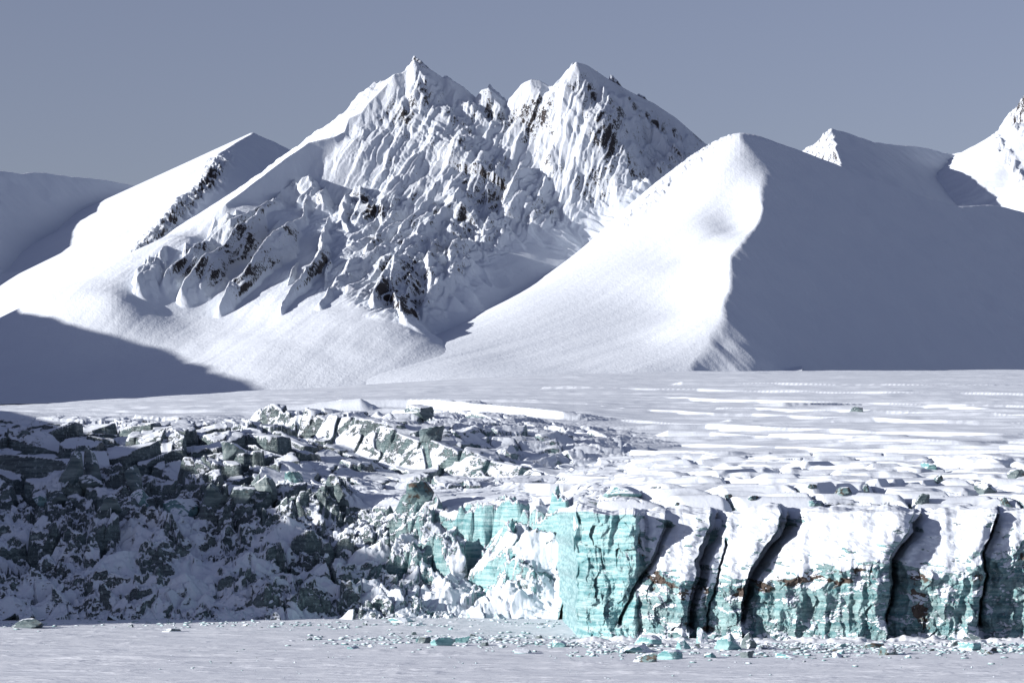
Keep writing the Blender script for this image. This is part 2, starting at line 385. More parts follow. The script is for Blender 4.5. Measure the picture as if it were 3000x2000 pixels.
    p1 = pyra((ax + wx * .6) / 58, (al + wy) / 120, 63) - .3
    p2 = pyra((ax + wy * .35) / 23, (al + wx * .5) / 70, 65) - .3
    p3 = pyra((ax + 4 * pn(X / 20, Y / 20, 66)) / 9, (al + wx * .2) / 30, 67) - .3
    r1 = ridged((ax + wx) / 40, (al + wy) / 130, 69, 4) - .42
    z = z + rock * crest * (1 - .35 * sst(1150, 900, PX)) * (p1 * 14 + p2 * 8.5 + p3 * 5.0 + r1 * 3)
    z = z + rock * (1.9 * (ridged(X / 6, Y / 9, 71, 3) - .4) + .6 * fbm(X / 3, Y / 3, 72, 2)) * (.3 + .7 * crest) * sst(-.3, .3, fbm(X / 30, Y / 30, 73, 2))
    # dune like softness and fans at the foot
    fans = (1 - rock)
    z = z + fans * (.9 * fbm((ax + 8 * pn(X / 90, Y / 90, 80)) / 26, al / 330, 81, 3) + 5 * fbm(X / 160, Y / 160, 84, 3))
    # snow buttresses beside the gully of the right
    z = z + 16 * np.exp(-((X - P(1330, 1, 3760)[0]) / 60) ** 2 - ((Y - 3880) / 90) ** 2) * ridged(ax / 60, al / 120, 88, 3)
    rockc = np.clip(rock * (.80 + .5 * fbm(X / 55, Y / 55, 90, 3)), 0, 1)
    # darkest crags
    for (px, py, r, w) in ((1165,800,75,.34),(1110,850,50,.25),(1180,890,45,.3),(1480,400,60,.18),(1050,590,55,.30),(1100,620,40,.28),(1390,510,60,.2),(700,850,60,.25),(760,780,45,.2),(540,770,50,.22),(620,690,55,.22),(740,620,45,.2),(1880,380,60,.1),(1330,600,50,.15)):
        pyz = HY - (z - HC) * FP / Y
        rockc = rockc + .45 * w * np.exp(-(((PX - px) ** 2 + (pyz - py) ** 2) / r ** 2))
    grid_obj('mountain', X, Y, z, M_ROCKY, {'rock': rockc}, label='twin peaked rocky mountain plastered with snow behind the glacier', cat='mountain')

def apply_detail(X, Y, z, a=3., s=0, lx=26., ly=200.):
    return z + a * fbm(X / lx, Y / ly, s, 3) + a * 1.5 * fbm(X / 180, Y / 180, s + 9, 3)

# ================================================================== SMOOTH HILL on the right
def build_hill():
    X, Y, PX = fan(850, 3700, 1150, rows(3060, 5300, 1.4, 3.2))
    X = X.astype(f4); Y = Y.astype(f4); PX = PX.astype(f4)
    back = [(2175,393,4100),(2130,400,4115),(2100,413,4120),(2060,445,4110),(1980,515,4080),(1900,592,4040),(1700,752,3930),(1500,880,3770),(1250,1005,3570),(1050,1095,3420)]
    front = [(2175,393,4100),(2225,405,4075),(2258,435,4040),(2258,490,3990),(2215,540,3930),(2185,600,3860),(2172,690,3790),(2138,770,3730),(2125,870,3640),(2085,960,3560),(2050,1040,3480),(2010,1110,3400)]
    # the shaded right side is one plane; the front and right crests are where it cuts the lit side and the back
    gx, gy = -.70, .661; Sx, Sy, Sz = P(2175, 393, 4100)
    def cut(px, py):
        a = (px - 1500) / FP; b = (HY - py) / FP; return (px, py, (Sz - HC - Sx * gx - Sy * gy) / (b - gx * a - gy))
    front = [cut(*p[:2]) for p in front]
    right = [cut(*p) for p in ((2240,403),(2320,430),(2400,460),(2500,500),(2620,542),(2720,577),(2800,600),(2900,598),(3000,620),(3200,660),(3450,700))]
    pl = lambda x, y: Sz + gx * (x - Sx) + gy * (y - Sy)
    inner = [(1900,800,3780),(1700,960,3620),(1500,1040,3500),(1900,1000,3550),(1300,1085,3410),(1700,1085,3410),(1900,1085,3410),(2000,600,3990),(2060,490,4050),(2000,760,3810),(2020,900,3680),(1700,1170,3250),(1100,1180,3300)]
    hq = [P(*p) for p in back + front + right + inner]
    hq += [(x_, y_, pl(x_, y_) + u_) for x_, y_, u_ in ((330,3700,50),(300,3500,40),(420,3850,80),(500,4000,90),(420,3600,110),(650,4100,120),(600,3700,160),(850,4200,150),(850,3800,200),(1100,4300,200),(300,3250,60),(700,3300,200),(1100,3400,300))]
    hq += [(p[0] - 70, p[1] + 120, p[2] - 62) for p in map(lambda q: P(*q), right[1:])] + [(p[0] - 200, p[1] + 420, p[2] - 190) for p in map(lambda q: P(*q), right[1::2])]
    hq += [(200, 4500, 400.), (0, 4200, 300.), (-200, 3900, 180.), (300, 4300, 510.)]
    hf = tps([(p[0] / 1000, p[1] / 1000) for p in hq], [p[2] for p in hq])
    zt_ = tps_grid(lambda x, y: hf(x / 1000, y / 1000), X, Y, 200)
    by = cut(2160, 600)[2]; bx = (2160 - 1500) / FP * by
    zt_ = zt_ - 26 * np.exp(-((X - bx - 4) / 44) ** 2 - ((Y - by - 25) / 75) ** 2)
    zt_ = zt_ + 1.0 * fbm((X * .75 - Y * .66) / 30, (X * .66 + Y * .75) / 320, 209, 3)
    wb = 3 * pn(X / 70., Y / 70., 3) + .8 * pn(X / 25., Y / 25., 5)
    fy = cut(2170, 1010)[2]; fX = (2170 - 1500) / FP * fy
    wb = wb + 20 * np.exp(-((X - fX - 18) / 50) ** 2 - ((Y - fy + 60) / 110) ** 2)
    pz_ = pl(X, Y) + wb + 3.2 * fbm((X + Y * .8) / 55, (Y - X * .8) / 600, 207, 3)
    z = -smax(-zt_, -pz_, 4.)
    ax = X * .80 - Y * .6; al = X * .6 + Y * .8
    z = z + .45 * fbm(ax / 34, al / 260, 204, 3) + .8 * fbm(ax / 90, al / 200, 208, 2)
    pz = HY - (z - HC) * FP / Y
    rock = np.zeros(X.shape, f4)
    d = np.abs(PX - np.interp(pz, [400, 590, 700], [2110, 1905, 1780]) + 6)
    rock = sst(60, 0, d) * sst(720, 600, pz) * .95
    z = z + rock * 7 * (ridged(X / 11, Y / 16, 206, 3) - .4)
    grid_obj('snow_hill', X, Y, z, M_SMOOTH, {'rock': rock * .9}, label='smooth rounded snow hill with sharp crest, right of the twin peaks', cat='hill')

def simple_mtn(name, ridges, px0, px1, n, y0, y1, d, rockamt, label, mat, floor=60, k=10., na=10, rm=None):
    X, Y, PX = fan(px0, px1, n, rows(y0, y1, d, d)); X = X.astype(f4); Y = Y.astype(f4)
    z = np.full(X.shape, floor, f4)
    for i, (pts, a, b, fl) in enumerate(ridges):
        z = smax(z, ridge(X, Y, pts, a, b, flute=fl, lam=36, wob=3, seed=300 + i * 7 + len(name)), k)
    rock = np.zeros(X.shape, f4)
    if rm: 
        pz = HY - (z - HC) * FP / Y; rock = rm(PX, pz)
        z = z + rock * (18 * (ridged(X / 40, Y / 55, 331, 5) - .42) + 6 * (ridged(X / 13, Y / 17, 333, 3) - .4))
    z = z + na * .5 * fbm(X / 210, Y / 210, 340, 3) + 1.6 * fbm(X / 40, Y / 160, 343, 3)
    grid_obj(name, X, Y, z, mat, {'rock': np.clip(rock, 0, 1)}, label=label, cat='mountain')

def cut_mtn(px0, px1, n, y0, y1, d, top, g, crest, back, front, label, mat, extra=None, rm=None):
    X, Y, PX = fan(px0, px1, n, rows(y0, y1, d, d)); X = X.astype(f4); Y = Y.astype(f4)
    Sx, Sy, Sz = P(*top); gx, gy = g
    cp = [(px, py, (Sz - HC - Sx * gx - Sy * gy) / ((HY - py) / FP - gx * (px - 1500) / FP - gy)) for px, py in crest]
    pl = Sz + gx * (X - Sx) + gy * (Y - Sy) + 4 * fbm(X / 60, Y / 60, 351, 3) + 2.5 * fbm((X + Y) / 50, (Y - X) / 500, 352, 3)
    r = ridge(X, Y, cp, back, .42 if extra else 0., reach=6000)
    if front:
        q = [P(*p) for p in front]; a_, b_ = q[0], q[-1]
        # the lit left flank under the horn falls to the west
        r = np.minimum(r, a_[2] + 1.25 * (X - a_[0]) + .25 * (Y - a_[1]) + 16 * (ridged(X / 40, Y / 70, 353, 5) - .4) + 6 * (ridged(X / 12, Y / 20, 354, 3) - .4))
    if extra: r = smax(r, ridge(X, Y, *extra), 8.)
    z = -smax(-pl, -r, 3.)
    rock = np.zeros(X.shape, f4)
    if rm: rock = rm(PX, HY - (z - HC) * FP / Y); z = z + rock * (16 * (ridged(X / 34, Y / 48, 331, 5) - .42) + 6 * (ridged(X / 12, Y / 16, 333, 3) - .4))
    if front: rock = sst(-2, 4, pl - r) * sst(3, 40, np.abs(X - q[0][0]) * 0 + 40) * .95 * (X < q[0][0] + 160)
    grid_obj('mountain', X, Y, z, mat, {'rock': rock}, label=label, cat='mountain')

def build_far():
    cut_mtn(-420, 1180, 800, 3500, 6300, 4.2, (745, 388, 5200), (-.62, .30), [(351,820),(385,771),(406,724),(440,678),(487,631),(521,575),(576,554),(606,520),(628,480),(640,450),(662,437),(700,412),(745,388),(775,402),(800,412),(860,447),(950,515),(1050,600)],
        .52, None, 'small pointed snow peak with a rocky spur, left of the twin peaks', M_ROCKY, extra=([(745,388,5200),(700,408,5260),(640,440,5340),(520,510,5500),(430,540,5620),(380,548,5700)], .5, .52),
        rm=lambda PX, pz: 1.15 * sst(60, 12, np.abs(PX - np.interp(pz, [440, 554, 631, 724, 818], [650, 585, 500, 415, 360]) - 16)) * sst(430, 500, pz))
    cut_mtn(-700, 520, 460, 3950, 5900, 4.5, (130, 505, 5100), (-.65, .35), [(-700,455),(-400,462),(-200,475),(0,500),(60,508),(100,503),(130,505),(200,515),(300,525),(400,545),(470,560)],
        .5, None, 'shaded round snow mountain at the left edge of the sky line', M_SMOOTH)
    cut_mtn(2240, 3300, 560, 4700, 6900, 5., (2435, 375, 5500), (-.62, .36), [(2437,375),(2470,385),(2510,398),(2560,415),(2630,424),(2700,430),(2780,450),(2850,470),(3000,520)],
        .45, [(2437,375,5500),(2415,400,5480),(2398,425,5470),(2380,450,5460),(2340,500,5440)], 'small rocky horn with a long shaded snow slope, beyond the right hill', M_ROCKY)
    simple_mtn('mountain', [
        ([(2740,452,6500),(2790,450,6400),(2850,436,6200),(2900,405,6050),(2950,380,5950),(3050,330,5800)], .8, .58, 6),
        ([(2952,392,5900),(2958,340,5890),(2966,318,5880),(2985,300,5870),(3000,284,5860),(3040,240,5850),(3100,200,5840),(3300,150,5800)], 1.6, 1.5, 12),
        ([(2790,452,6350),(2800,500,6050),(2830,560,5750),(2880,640,5450)], .42, .36, 0),
        ([(2900,405,6050),(2935,440,5850),(2960,480,5700),(3000,530,5500),(3060,600,5300)], .9, .55, 12),
        ], 2560, 3700, 560, 4900, 7000, 5., 0, 'white mountain with a rocky dome at the right edge of the sky line', M_ROCKY, floor=200, k=8., na=6,
        rm=lambda PX, pz: np.maximum(sst(2945, 2960, PX) * sst(420, 380, pz), sst(30, 6, np.abs(PX - np.interp(pz, [340, 400, 480, 560], [2930, 2915, 2965, 3020]))) * .8))

# ================================================================== hills outside the frame that shade the left
def build_side_hills():
    X, Y = np.meshgrid(np.linspace(-1000, -235, 260), np.linspace(560, 1500, 300)); X = X.astype(f4); Y = Y.astype(f4)
    def rr(q, a, b, **k): # world points
        return ridge(X, Y, [(1500 + x / y * FP, HY - (z - HC) / y * FP, y) for x, y, z in q], a, b, **k)
    z = np.full(X.shape, -10., f4)
    z = smax(z, rr([(-330, 655, 20), (-330, 667, 52), (-330, 677, 84), (-330, 700, 95), (-330, 815, 107), (-330, 950, 107), (-330, 1400, 102)], 1.0, 1.3, wob=1), 2.)
    z += 5 * (ridged(X / 40, Y / 40, 402, 5) - .4) * sst(0, 60, np.abs(X + 330))
    grid_obj('hill', X, Y, z, M_ROCKY, {'rock': np.full(X.shape, .8)}, label='snowy rocky spur beside the glacier tongue, left of the picture', cat='hill')
    X, Y = np.meshgrid(np.linspace(-3000, -800, 260), np.linspace(1500, 4200, 300)); X = X.astype(f4); Y = Y.astype(f4)
    z = np.full(X.shape, 40., f4)
    z = smax(z, rr([(-1250, 2600, 385), (-1250, 3010, 438), (-1250, 3300, 452), (-1250, 3600, 455), (-1250, 3740, 415), (-1250, 4000, 350)], .6, .6, flute=10, lam=120, seed=405, wob=5), 10.)
    z += 12 * (ridged(X / 200, Y / 200, 406, 5) - .4)
    grid_obj('mountain', X, Y, z, M_ROCKY, {'rock': np.full(X.shape, .5)}, label='snow mountain outside the left edge that shades the valley floor', cat='mountain')

# ================================================================== GLACIER surface
G = [ # (px, py, Y) of the smooth surface
 (-500,1815,783),(0,1815,783),(300,1812,785),(600,1810,787),(1000,1806,795),(1400,1803,800),(1600,1806,793),(1690,1790,780),
 (0,1700,812),(300,1700,815),(600,1700,818),(1000,1690,825),(1400,1700,820),(1650,1690,806),
 (-500,1560,850),(0,1560,850),(300,1560,850),(600,1560,850),(1000,1610,850),(1300,1600,836),(1500,1570,826),(1650,1540,818),
 (0,1470,875),(300,1470,880),(600,1460,880),(850,1450,880),(1000,1480,872),(1200,1475,868),(1400,1465,862),(1650,1462,850),
 (0,1380,905),(300,1390,905),(600,1390,905),(850,1420,905),(1100,1450,905),(1400,1445,905),(1650,1435,900),
 (0,1300,950),(300,1300,950),(600,1300,960),(850,1350,950),(1100,1400,950),(1400,1410,950),(1650,1405,950),
 (-500,1240,1040),(0,1240,1040),(300,1240,1040),(600,1240,1060),(900,1270,1060),(1200,1320,1060),(1500,1350,1040),
 (-500,1222,1300),(0,1222,1300),(400,1215,1300),(800,1210,1300),(1200,1240,1250),(1500,1270,1230),(1700,1300,1180),
 (0,1207,1800),(600,1188,1800),(1200,1180,1700),(1600,1190,1650),
 (-500,1215,2600),(0,1192,2600),(500,1163,2700),(1000,1134,2800),(1500,1106,2900),
 (-500,1230,3400),(0,1205,3400),(500,1176,3400),(1000,1148,3400),(1500,1118,3500),
 # right hand plateau
 (1700,1500,668),(2000,1500,668),(2500,1500,668),(3000,1505,668),(3500,1510,668),
 (1750,1478,700),(2000,1475,700),(2500,1472,700),(3000,1474,700),(3500,1478,700),
 (1750,1450,760),(2000,1440,760),(2500,1432,760),(3000,1430,760),(3500,1430,760),
 (1850,1395,880),(2200,1378,880),(2600,1370,880),(3000,1365,880),(3500,1365,880),
 (1850,1335,1050),(2300,1315,1050),(2700,1305,1050),(3100,1300,1050),(3500,1300,1050),
 (1900,1255,1350),(2300,1245,1350),(2700,1238,1350),(3100,1235,1350),
 (2000,1185,1850),(2500,1175,1850),(3000,1170,1850),(3500,1170,1850),
 (1900,1120,2600),(2300,1116,2600),(3000,1112,2600),(3500,1112,2600),
 (2000,1091,3300),(2500,1087,3300),(3000,1085,3300),(3500,1085,3300),(2200,1100,3800),(3000,1098,3800),(1500,1140,4000)]
def mk(q, k):
    f = tps([(p[0] / 600, math.log(p[2]) * k) for p in q], [p[1] / 100 for p in q]); return lambda a, b: f(a / 600, np.log(b) * k)
GL = mk([p for p in G if p[0] <= 1700 or p[2] > 1200], 7); GR = mk([p for p in G if p[0] >= 1700 or p[2] > 1000], 5)
def gl(a, b):
    hw = np.interp(b, [800, 1500], [60, 300]); w = sst(1680 - hw, 1680 + hw, a)
    w = np.where((b < 800) & (a > 1679), 1 - (1 - w) * sst(775, 800, b), w)
    return GL(a, b) * (1 - w) + GR(a, b) * w

def build_glacier():
    parts = [glacier_part(np.linspace(-420, 1680, 760), 778.), glacier_part(np.linspace(1680, 3420, 600), 676.)]
    grid_obj('glacier', [p[0] for p in parts], [p[1] for p in parts], [p[2] for p in parts], M_ICE, {k: [p[3][k] for p in parts] for k in ('ice', 'blue', 'dirt')}, label='wide crevassed glacier under snow with broken grey blue ice on its left', cat='glacier')
SURF = []
def hit(px, py):
    a, pys, ys = SURF[0] if px <= 1680 else SURF[1]
    k = int(np.clip(np.searchsorted(a, px), 0, len(a) - 1)); r = np.argmax(pys[:, k] <= py)
    return float(ys[r, k])
def glacier_part(px, y0):
    ys = np.full(px.shape, y0)
    s = rows(0, 230, .34, .55); s = np.r_[s, s[-1] + np.cumsum(np.linspace(.6, 5.2, 940))]; s = s[s < 3480 - y0]
    PX = np.repeat(px[None], len(s), 0); Y = ys[None] + s[:, None]; X = (PX - 1500) / FP * Y
    pyb = tps_grid(gl, PX, Y, 300) * 100
    zb = HC + (HY - pyb) / FP * Y
    X = X.astype(f4); Y = Y.astype(f4); PX = PX.astype(f4); z = zb.astype(f4)
    R = lambda pts, a, b, **k: ridge(X, Y, pts, a, b, reach=260, **k)
    ice = np.zeros(X.shape, f4)
    # ----- scarps: long crests with a steep face to the camera and a gentle back (points go left to right: left side is the back)
    def scarp(pts, face=2.3, back=.10, k=1.2, wob=2.0, seed=1, fl=1.6, lam=6):
        nonlocal z
        z = smax(z, ridge(X, Y, pts, back, face, flute=fl, lam=lam, seed=seed, wob=wob, reach=90), k)
    scarp([(1000,1172,1500),(1200,1171,1500),(1350,1175,1480),(1500,1190,1450),(1650,1205,1420)], seed=501, face=1.2)
    scarp([(640,1205,1400),(900,1190,1400),(1050,1180,1400)], seed=509, face=1.2)
    scarp([(1150,1200,1270),(1300,1203,1240),(1390,1206,1220),(1500,1240,1190),(1640,1255,1160),(1750,1268,1140),(1850,1300,1120),(1950,1325,1100)], seed=502)
    scarp([(1120,1235,1150),(1230,1205,1150),(1330,1260,1120),(1450,1320,1100)], seed=503, face=3)
    scarp([(760,1200,1070),(900,1206,1045),(1078,1235,1010),(1168,1272,995),(1391,1333,970),(1570,1364,960),(1700,1405,950)], seed=504, face=1.25, back=.06, wob=5, fl=4.5, lam=15)
    scarp([(-420,1228,1050),(0,1228,1040),(200,1230,1035),(330,1234,1030),(400,1262,1000),(450,1300,985)], seed=505, face=2.0, back=.05, wob=1)
    scarp([(400,1222,1060),(500,1225,1055),(620,1240,1040),(700,1255,1025)], seed=506, face=4)
    scarp([(700,1245,1010),(800,1280,1000),(900,1300,990)], seed=507, face=4)
    scarp([(780,1475,885),(880,1440,900),(1000,1452,900),(1200,1446,905),(1500,1435,905),(1600,1425,905)], seed=508, face=1.3, back=.03)
    scarp([(960,1512,868),(1060,1540,862),(1150,1535,858),(1240,1500,852),(1330,1530,842),(1400,1500,838),(1485,1481,836),(1600,1492,825),(1700,1500,812)], seed=510, face=4.0, back=.10, fl=2.5)
    py1 = HY - (z - HC) * FP / Y
    # ----- tilted blocks (seracs) in the broken zone
    wx = 5 * fbm(X / 14, Y / 14, 520, 3); wy = 5 * fbm(X / 14, Y / 14, 521, 3)
    midsnow = sst(1000, 1080, PX) * sst(1750, 1650, PX) * sst(1435, 1445, pyb) * sst(1500, 1480, pyb)
    broke = sst(1215, 1262, pyb) * sst(2000, 1500, PX + (pyb - 1250) * .2)
    broke = np.where(pyb > 1480, sst(1720, 1690, PX), broke) * (1 - .9 * midsnow)
    c, sn = math.cos(.35), math.sin(.35)
    xr = (X + wx) * c + (Y + wy) * sn; yr = -(X + wx) * sn + (Y + wy) * c
    f1, f2, a1, a2, a3, ox, oy = voro(xr / 13, yr / 11, 530)
    big = broke * np.maximum(sst(1560, 1440, pyb), sst(-.05, .3, fbm(X / 45, Y / 30, 531, 2)) * sst(1780, 1700, pyb)) * (1 - .65 * sst(760, 980, PX) * sst(1480, 1420, pyb))
    blk = (a1 - .45) * 8 + (a2 - .35) * ox * 9 + (a3 - .3) * oy * 9 - 6 * sst(.14, .0, f2 - f1)
    z = z + big * blk * (1 - .6 * sst(1300, 1250, pyb))
    f1, f2, a1, a2, a3, ox, oy = voro((X + wx * .5) / 5.2, (Y + wy * .5) / 5.2, 540)
    med = (a1 - .4) * 3.2 + (a2 - .5) * ox * 7 + (a3 - .4) * oy * 7 - 1.5 * sst(.10, 0, f2 - f1)
    med = med * (1 - .6 * sst(760, 980, PX) * sst(1480, 1420, pyb))
    z = z + broke * med * (.35 + .65 * sst(1400, 1480, pyb)) * sst(.35, .55, .5 + .8 * fbm(X / 22, Y / 22, 541, 2))
    rub = broke * sst(1400, 1480, pyb)
    fine = .25 + .75 * sst(-.15, .25, fbm(X / 15, Y / 12, 549, 3))
    scarp([(-300,1325,912),(60,1330,905),(180,1345,900),(240,1385,893),(330,1450,884)], face=2.6, back=.3, seed=511, fl=3, lam=8)
    scarp([(-200,1480,872),(100,1490,868),(240,1500,866),(300,1560,852)], face=2.2, back=.3, seed=512, fl=3, lam=7)
    scarp([(860,1432,893),(930,1470,882),(985,1530,868),(1040,1590,855),(1090,1660,838)], face=1.6, back=1.2, seed=513, fl=3, lam=6)
    scarp([(1130,1640,842),(1200,1660,836),(1290,1700,826),(1340,1770,808)], face=1.7, back=.8, seed=514, fl=2.5, lam=6)
    scarp([(650,1470,880),(720,1500,874),(800,1560,860),(880,1600,850),(960,1680,832)], face=1.5, back=.8, seed=515, fl=3, lam=7)
    qx, qy, qz = P(500, 1545, 850); cone = qz + 1.5 - .40 * np.sqrt((X - qx) ** 2 + (Y - qy - 4) ** 2) + .8 * fbm(X / 4, Y / 4, 548, 3)
    cone = np.where(rub > .5, cone, -50); cm = sst(-1.5, 2.5, cone - z); z = smax(z, cone, 2.); fine = fine * (1 - .5 * cm)
    f1, f2, a1, a2, a3, ox, oy = voro((X + wx * .25) / 1.9, (Y + wy * .25) / 1.9, 550)
    z = z + rub * fine * ((a1 - .4) * 1.3 + (a2 - .5) * ox * 2.4 + (a3 - .4) * oy * 2.4 - .5 * sst(.1, 0, f2 - f1))
    f1, f2, a1, a2, a3, ox, oy = voro((X + wx * .1) / .75, (Y + wy * .1) / .75, 560)
    z = z + rub * fine * ((a1 - .4) * .55 + (a2 - .5) * ox * .9 + (a3 - .4) * oy * .9) 
    # large bulges and cones of the collapse slope
    z = z + rub * sst(1830, 1780, pyb) * ((9 - 5 * sst(1150, 1350, PX)) * (ridged(X / 34, Y / 26, 570, 3) - .42) + 2.2 * fbm(X / 8, Y / 8, 575, 3))
    # ----- transverse crevasse waves on the firm surface
    firm = 1 - sst(0, .5, broke)
    yy = Y + 24 * fbm(X / 75, Y / 60, 580, 4) + X * .10
    lam = np.interp(Y, [680, 900, 1300, 2000, 3400], [20, 28, 40, 56, 84])
    ph = np.interp(Y, np.linspace(660, 3500, 200), np.r_[0, np.cumsum(1 / np.interp(np.linspace(660, 3500, 200)[1:], [680, 900, 1300, 2000, 3400], [20, 28, 40, 56, 84]) * (2840 / 199))]) + (yy - Y) / lam
    fr = ph - np.floor(ph); cid = np.floor(ph).astype(np.int64)
    along = fbm(X / 120, cid * 3.7, 585, 4)                     # how open each crevasse is along its length
    fw = np.interp(Y, [700, 1200, 2500], [.17, .22, .30]).astype(f4); sh = np.where(fr < fw, sst(0, 1, fr / fw * .8) / .896, (1 - (fr - fw) / (1 - fw)))    # steep to the camera, gentle behind
    amp = np.interp(Y, [680, 900, 1300, 2000, 3400], [1.2, 1.6, 1.8, 1.5, 1.0]) * np.clip(.6 + 1.7 * along, .06, 1.7)
    z = z + firm * amp * (sh - .25 * 0) * sst(0, 15, Y - ys[None] + 6)
    notch = sst(.10, .0, np.minimum(fr, 1 - fr)) * sst(.05, .35, along)
    z = z - firm * sst(.09, .0, np.minimum(fr, 1 - fr)) * sst(.0, .3, along) * 2.0 * sst(1150, 900, Y)
    z = z + firm * (.8 * fbm(X / 60, Y / 22, 590, 4) + .22 * fbm(X / 12, Y / 5, 593, 3))
    lines = [[(1800,1158),(2150,1168),(2600,1180),(3000,1186),(3450,1192)],[(1500,1165),(1900,1200),(2300,1214),(2700,1228),(3000,1236),(3450,1240)],[(2100,1192),(2500,1199),(3000,1212),(3450,1216)],
      [(1750,1225),(2000,1238),(2200,1246),(2600,1262),(3000,1268),(3450,1272)],[(1950,1258),(2400,1284),(2700,1286),(3000,1292),(3450,1294)],[(1700,1290),(1900,1302),(2100,1300),(2500,1314),(3000,1318),(3450,1322)],
      [(1450,1352),(1700,1338),(1900,1332),(2200,1346),(2700,1338),(3000,1334),(3450,1336)],[(1650,1392),(2000,1402),(2300,1392),(2500,1382),(3000,1366),(3450,1362)],[(2380,1428),(2700,1410),(3000,1402),(3450,1400)],
      [(1900,1370),(2250,1366),(2600,1360),(2900,1352)],[(1850,1318),(2150,1322),(2450,1330)],[(2250,1268),(2650,1274)],[(1600,1130),(2000,1138),(2500,1146),(3000,1150)],[(2000,1118),(2600,1124),(3200,1128)],[(1300,1395),(1500,1412),(1800,1428),(2050,1436)],
      [(2300,1176),(2600,1186),(2900,1192)],[(2150,1228),(2450,1236)],[(2600,1300),(2900,1304),(3200,1306)]]
    yt = np.linspace(690, 3350, 900)
    for li, ln in enumerate(lines):
        pts = []
        for px_, py_ in [(np.interp(t_, range(len(ln)), [q[0] for q in ln]), np.interp(t_, range(len(ln)), [q[1] for q in ln])) for t_ in np.linspace(0, len(ln) - 1, 3 * len(ln))]:
            tab = np.array(gl(np.full(yt.shape, px_), yt)) * 100; rise = 1.9 + 1.9 * math.sin(px_ / 110. + li * 2.1) + 1.2 * math.sin(px_ / 37. + li)
            tgt = tab - rise * FP / yt; k_ = int(np.max(np.nonzero(tgt > py_)[0], initial=0))
            pts.append((px_, py_ + 2 * math.sin(px_ / 47. + li), yt[k_]))
        ys_ = np.array([p[2] for p in pts]); ys_ = np.convolve(np.r_[ys_[0], ys_[0], ys_, ys_[-1], ys_[-1]], np.ones(5) / 5, 'valid'); pts = [(p[0], p[1], float(y_)) for p, y_ in zip(pts, ys_)]
        zn_ = smax(z, ridge(X, Y, pts, .035, 1.15, flute=.9, lam=9, seed=650 + li, wob=2.2, reach=45), .35)
        z = np.where((Y > 860) | (PX > 1800), zn_, z)
    # pillowed blocks just behind the right hand front
    near = sst(1330, 1390, pyb) * sst(1700, 1820, PX) * firm
    f1, f2, a1, a2, a3, ox, oy = voro((X + wx * .8 + Y * .25) / 21, (Y + wy * .8 + X * .2) / 17, 600, .8)
    z = z + near * ((a1 - .3) * 2.4 + 1.5 * sst(.0, .28, f2 - f1) - 1.0 - 6 * sst(.085, .02, f2 - f1) * sst(.35, .6, a2))
    if y0 < 700: z = z - 5 * sst(697, 690, Y) 
    # masks for the ice shader
    ice = .5 + .16 * sst(1560, 1480, pyb) * broke - .10 * firm + 0 * z
    ice = ice + (pyb < 1450) * .30 * fbm(X / 9, Y / 9, 613, 3) - (pyb < 1450) * (.06 + .10 * sst(700, 1000, PX))
    ice = ice - .16 * near - .15 * sst(1585, 1640, pyb) * sst(1120, 1280, PX)
    ice = ice - .05 * rub - .12 * cm - .25 * midsnow + rub * .55 * fbm(X / 15, Y / 12, 549, 3)
    blue = np.clip(sst(1050, 1500, PX) * sst(1440, 1520, pyb) * 1.0 + .04 + .10 * sst(700, 1300, PX) + .12 * fbm(X / 20, Y / 20, 612, 2) + .25 * sst(1150, 1500, PX) * sst(1500, 1400, pyb), 0, 1)
    dirt = .12 + .30 * sst(1000, 500, PX) * sst(1500, 1720, pyb) + .15 * fbm(X / 30, Y / 30, 610, 3)
    SURF.append((px, HY - (z - HC) * FP / Y, Y))
    return X, Y, z, {'ice': ice, 'blue': blue, 'dirt': dirt}

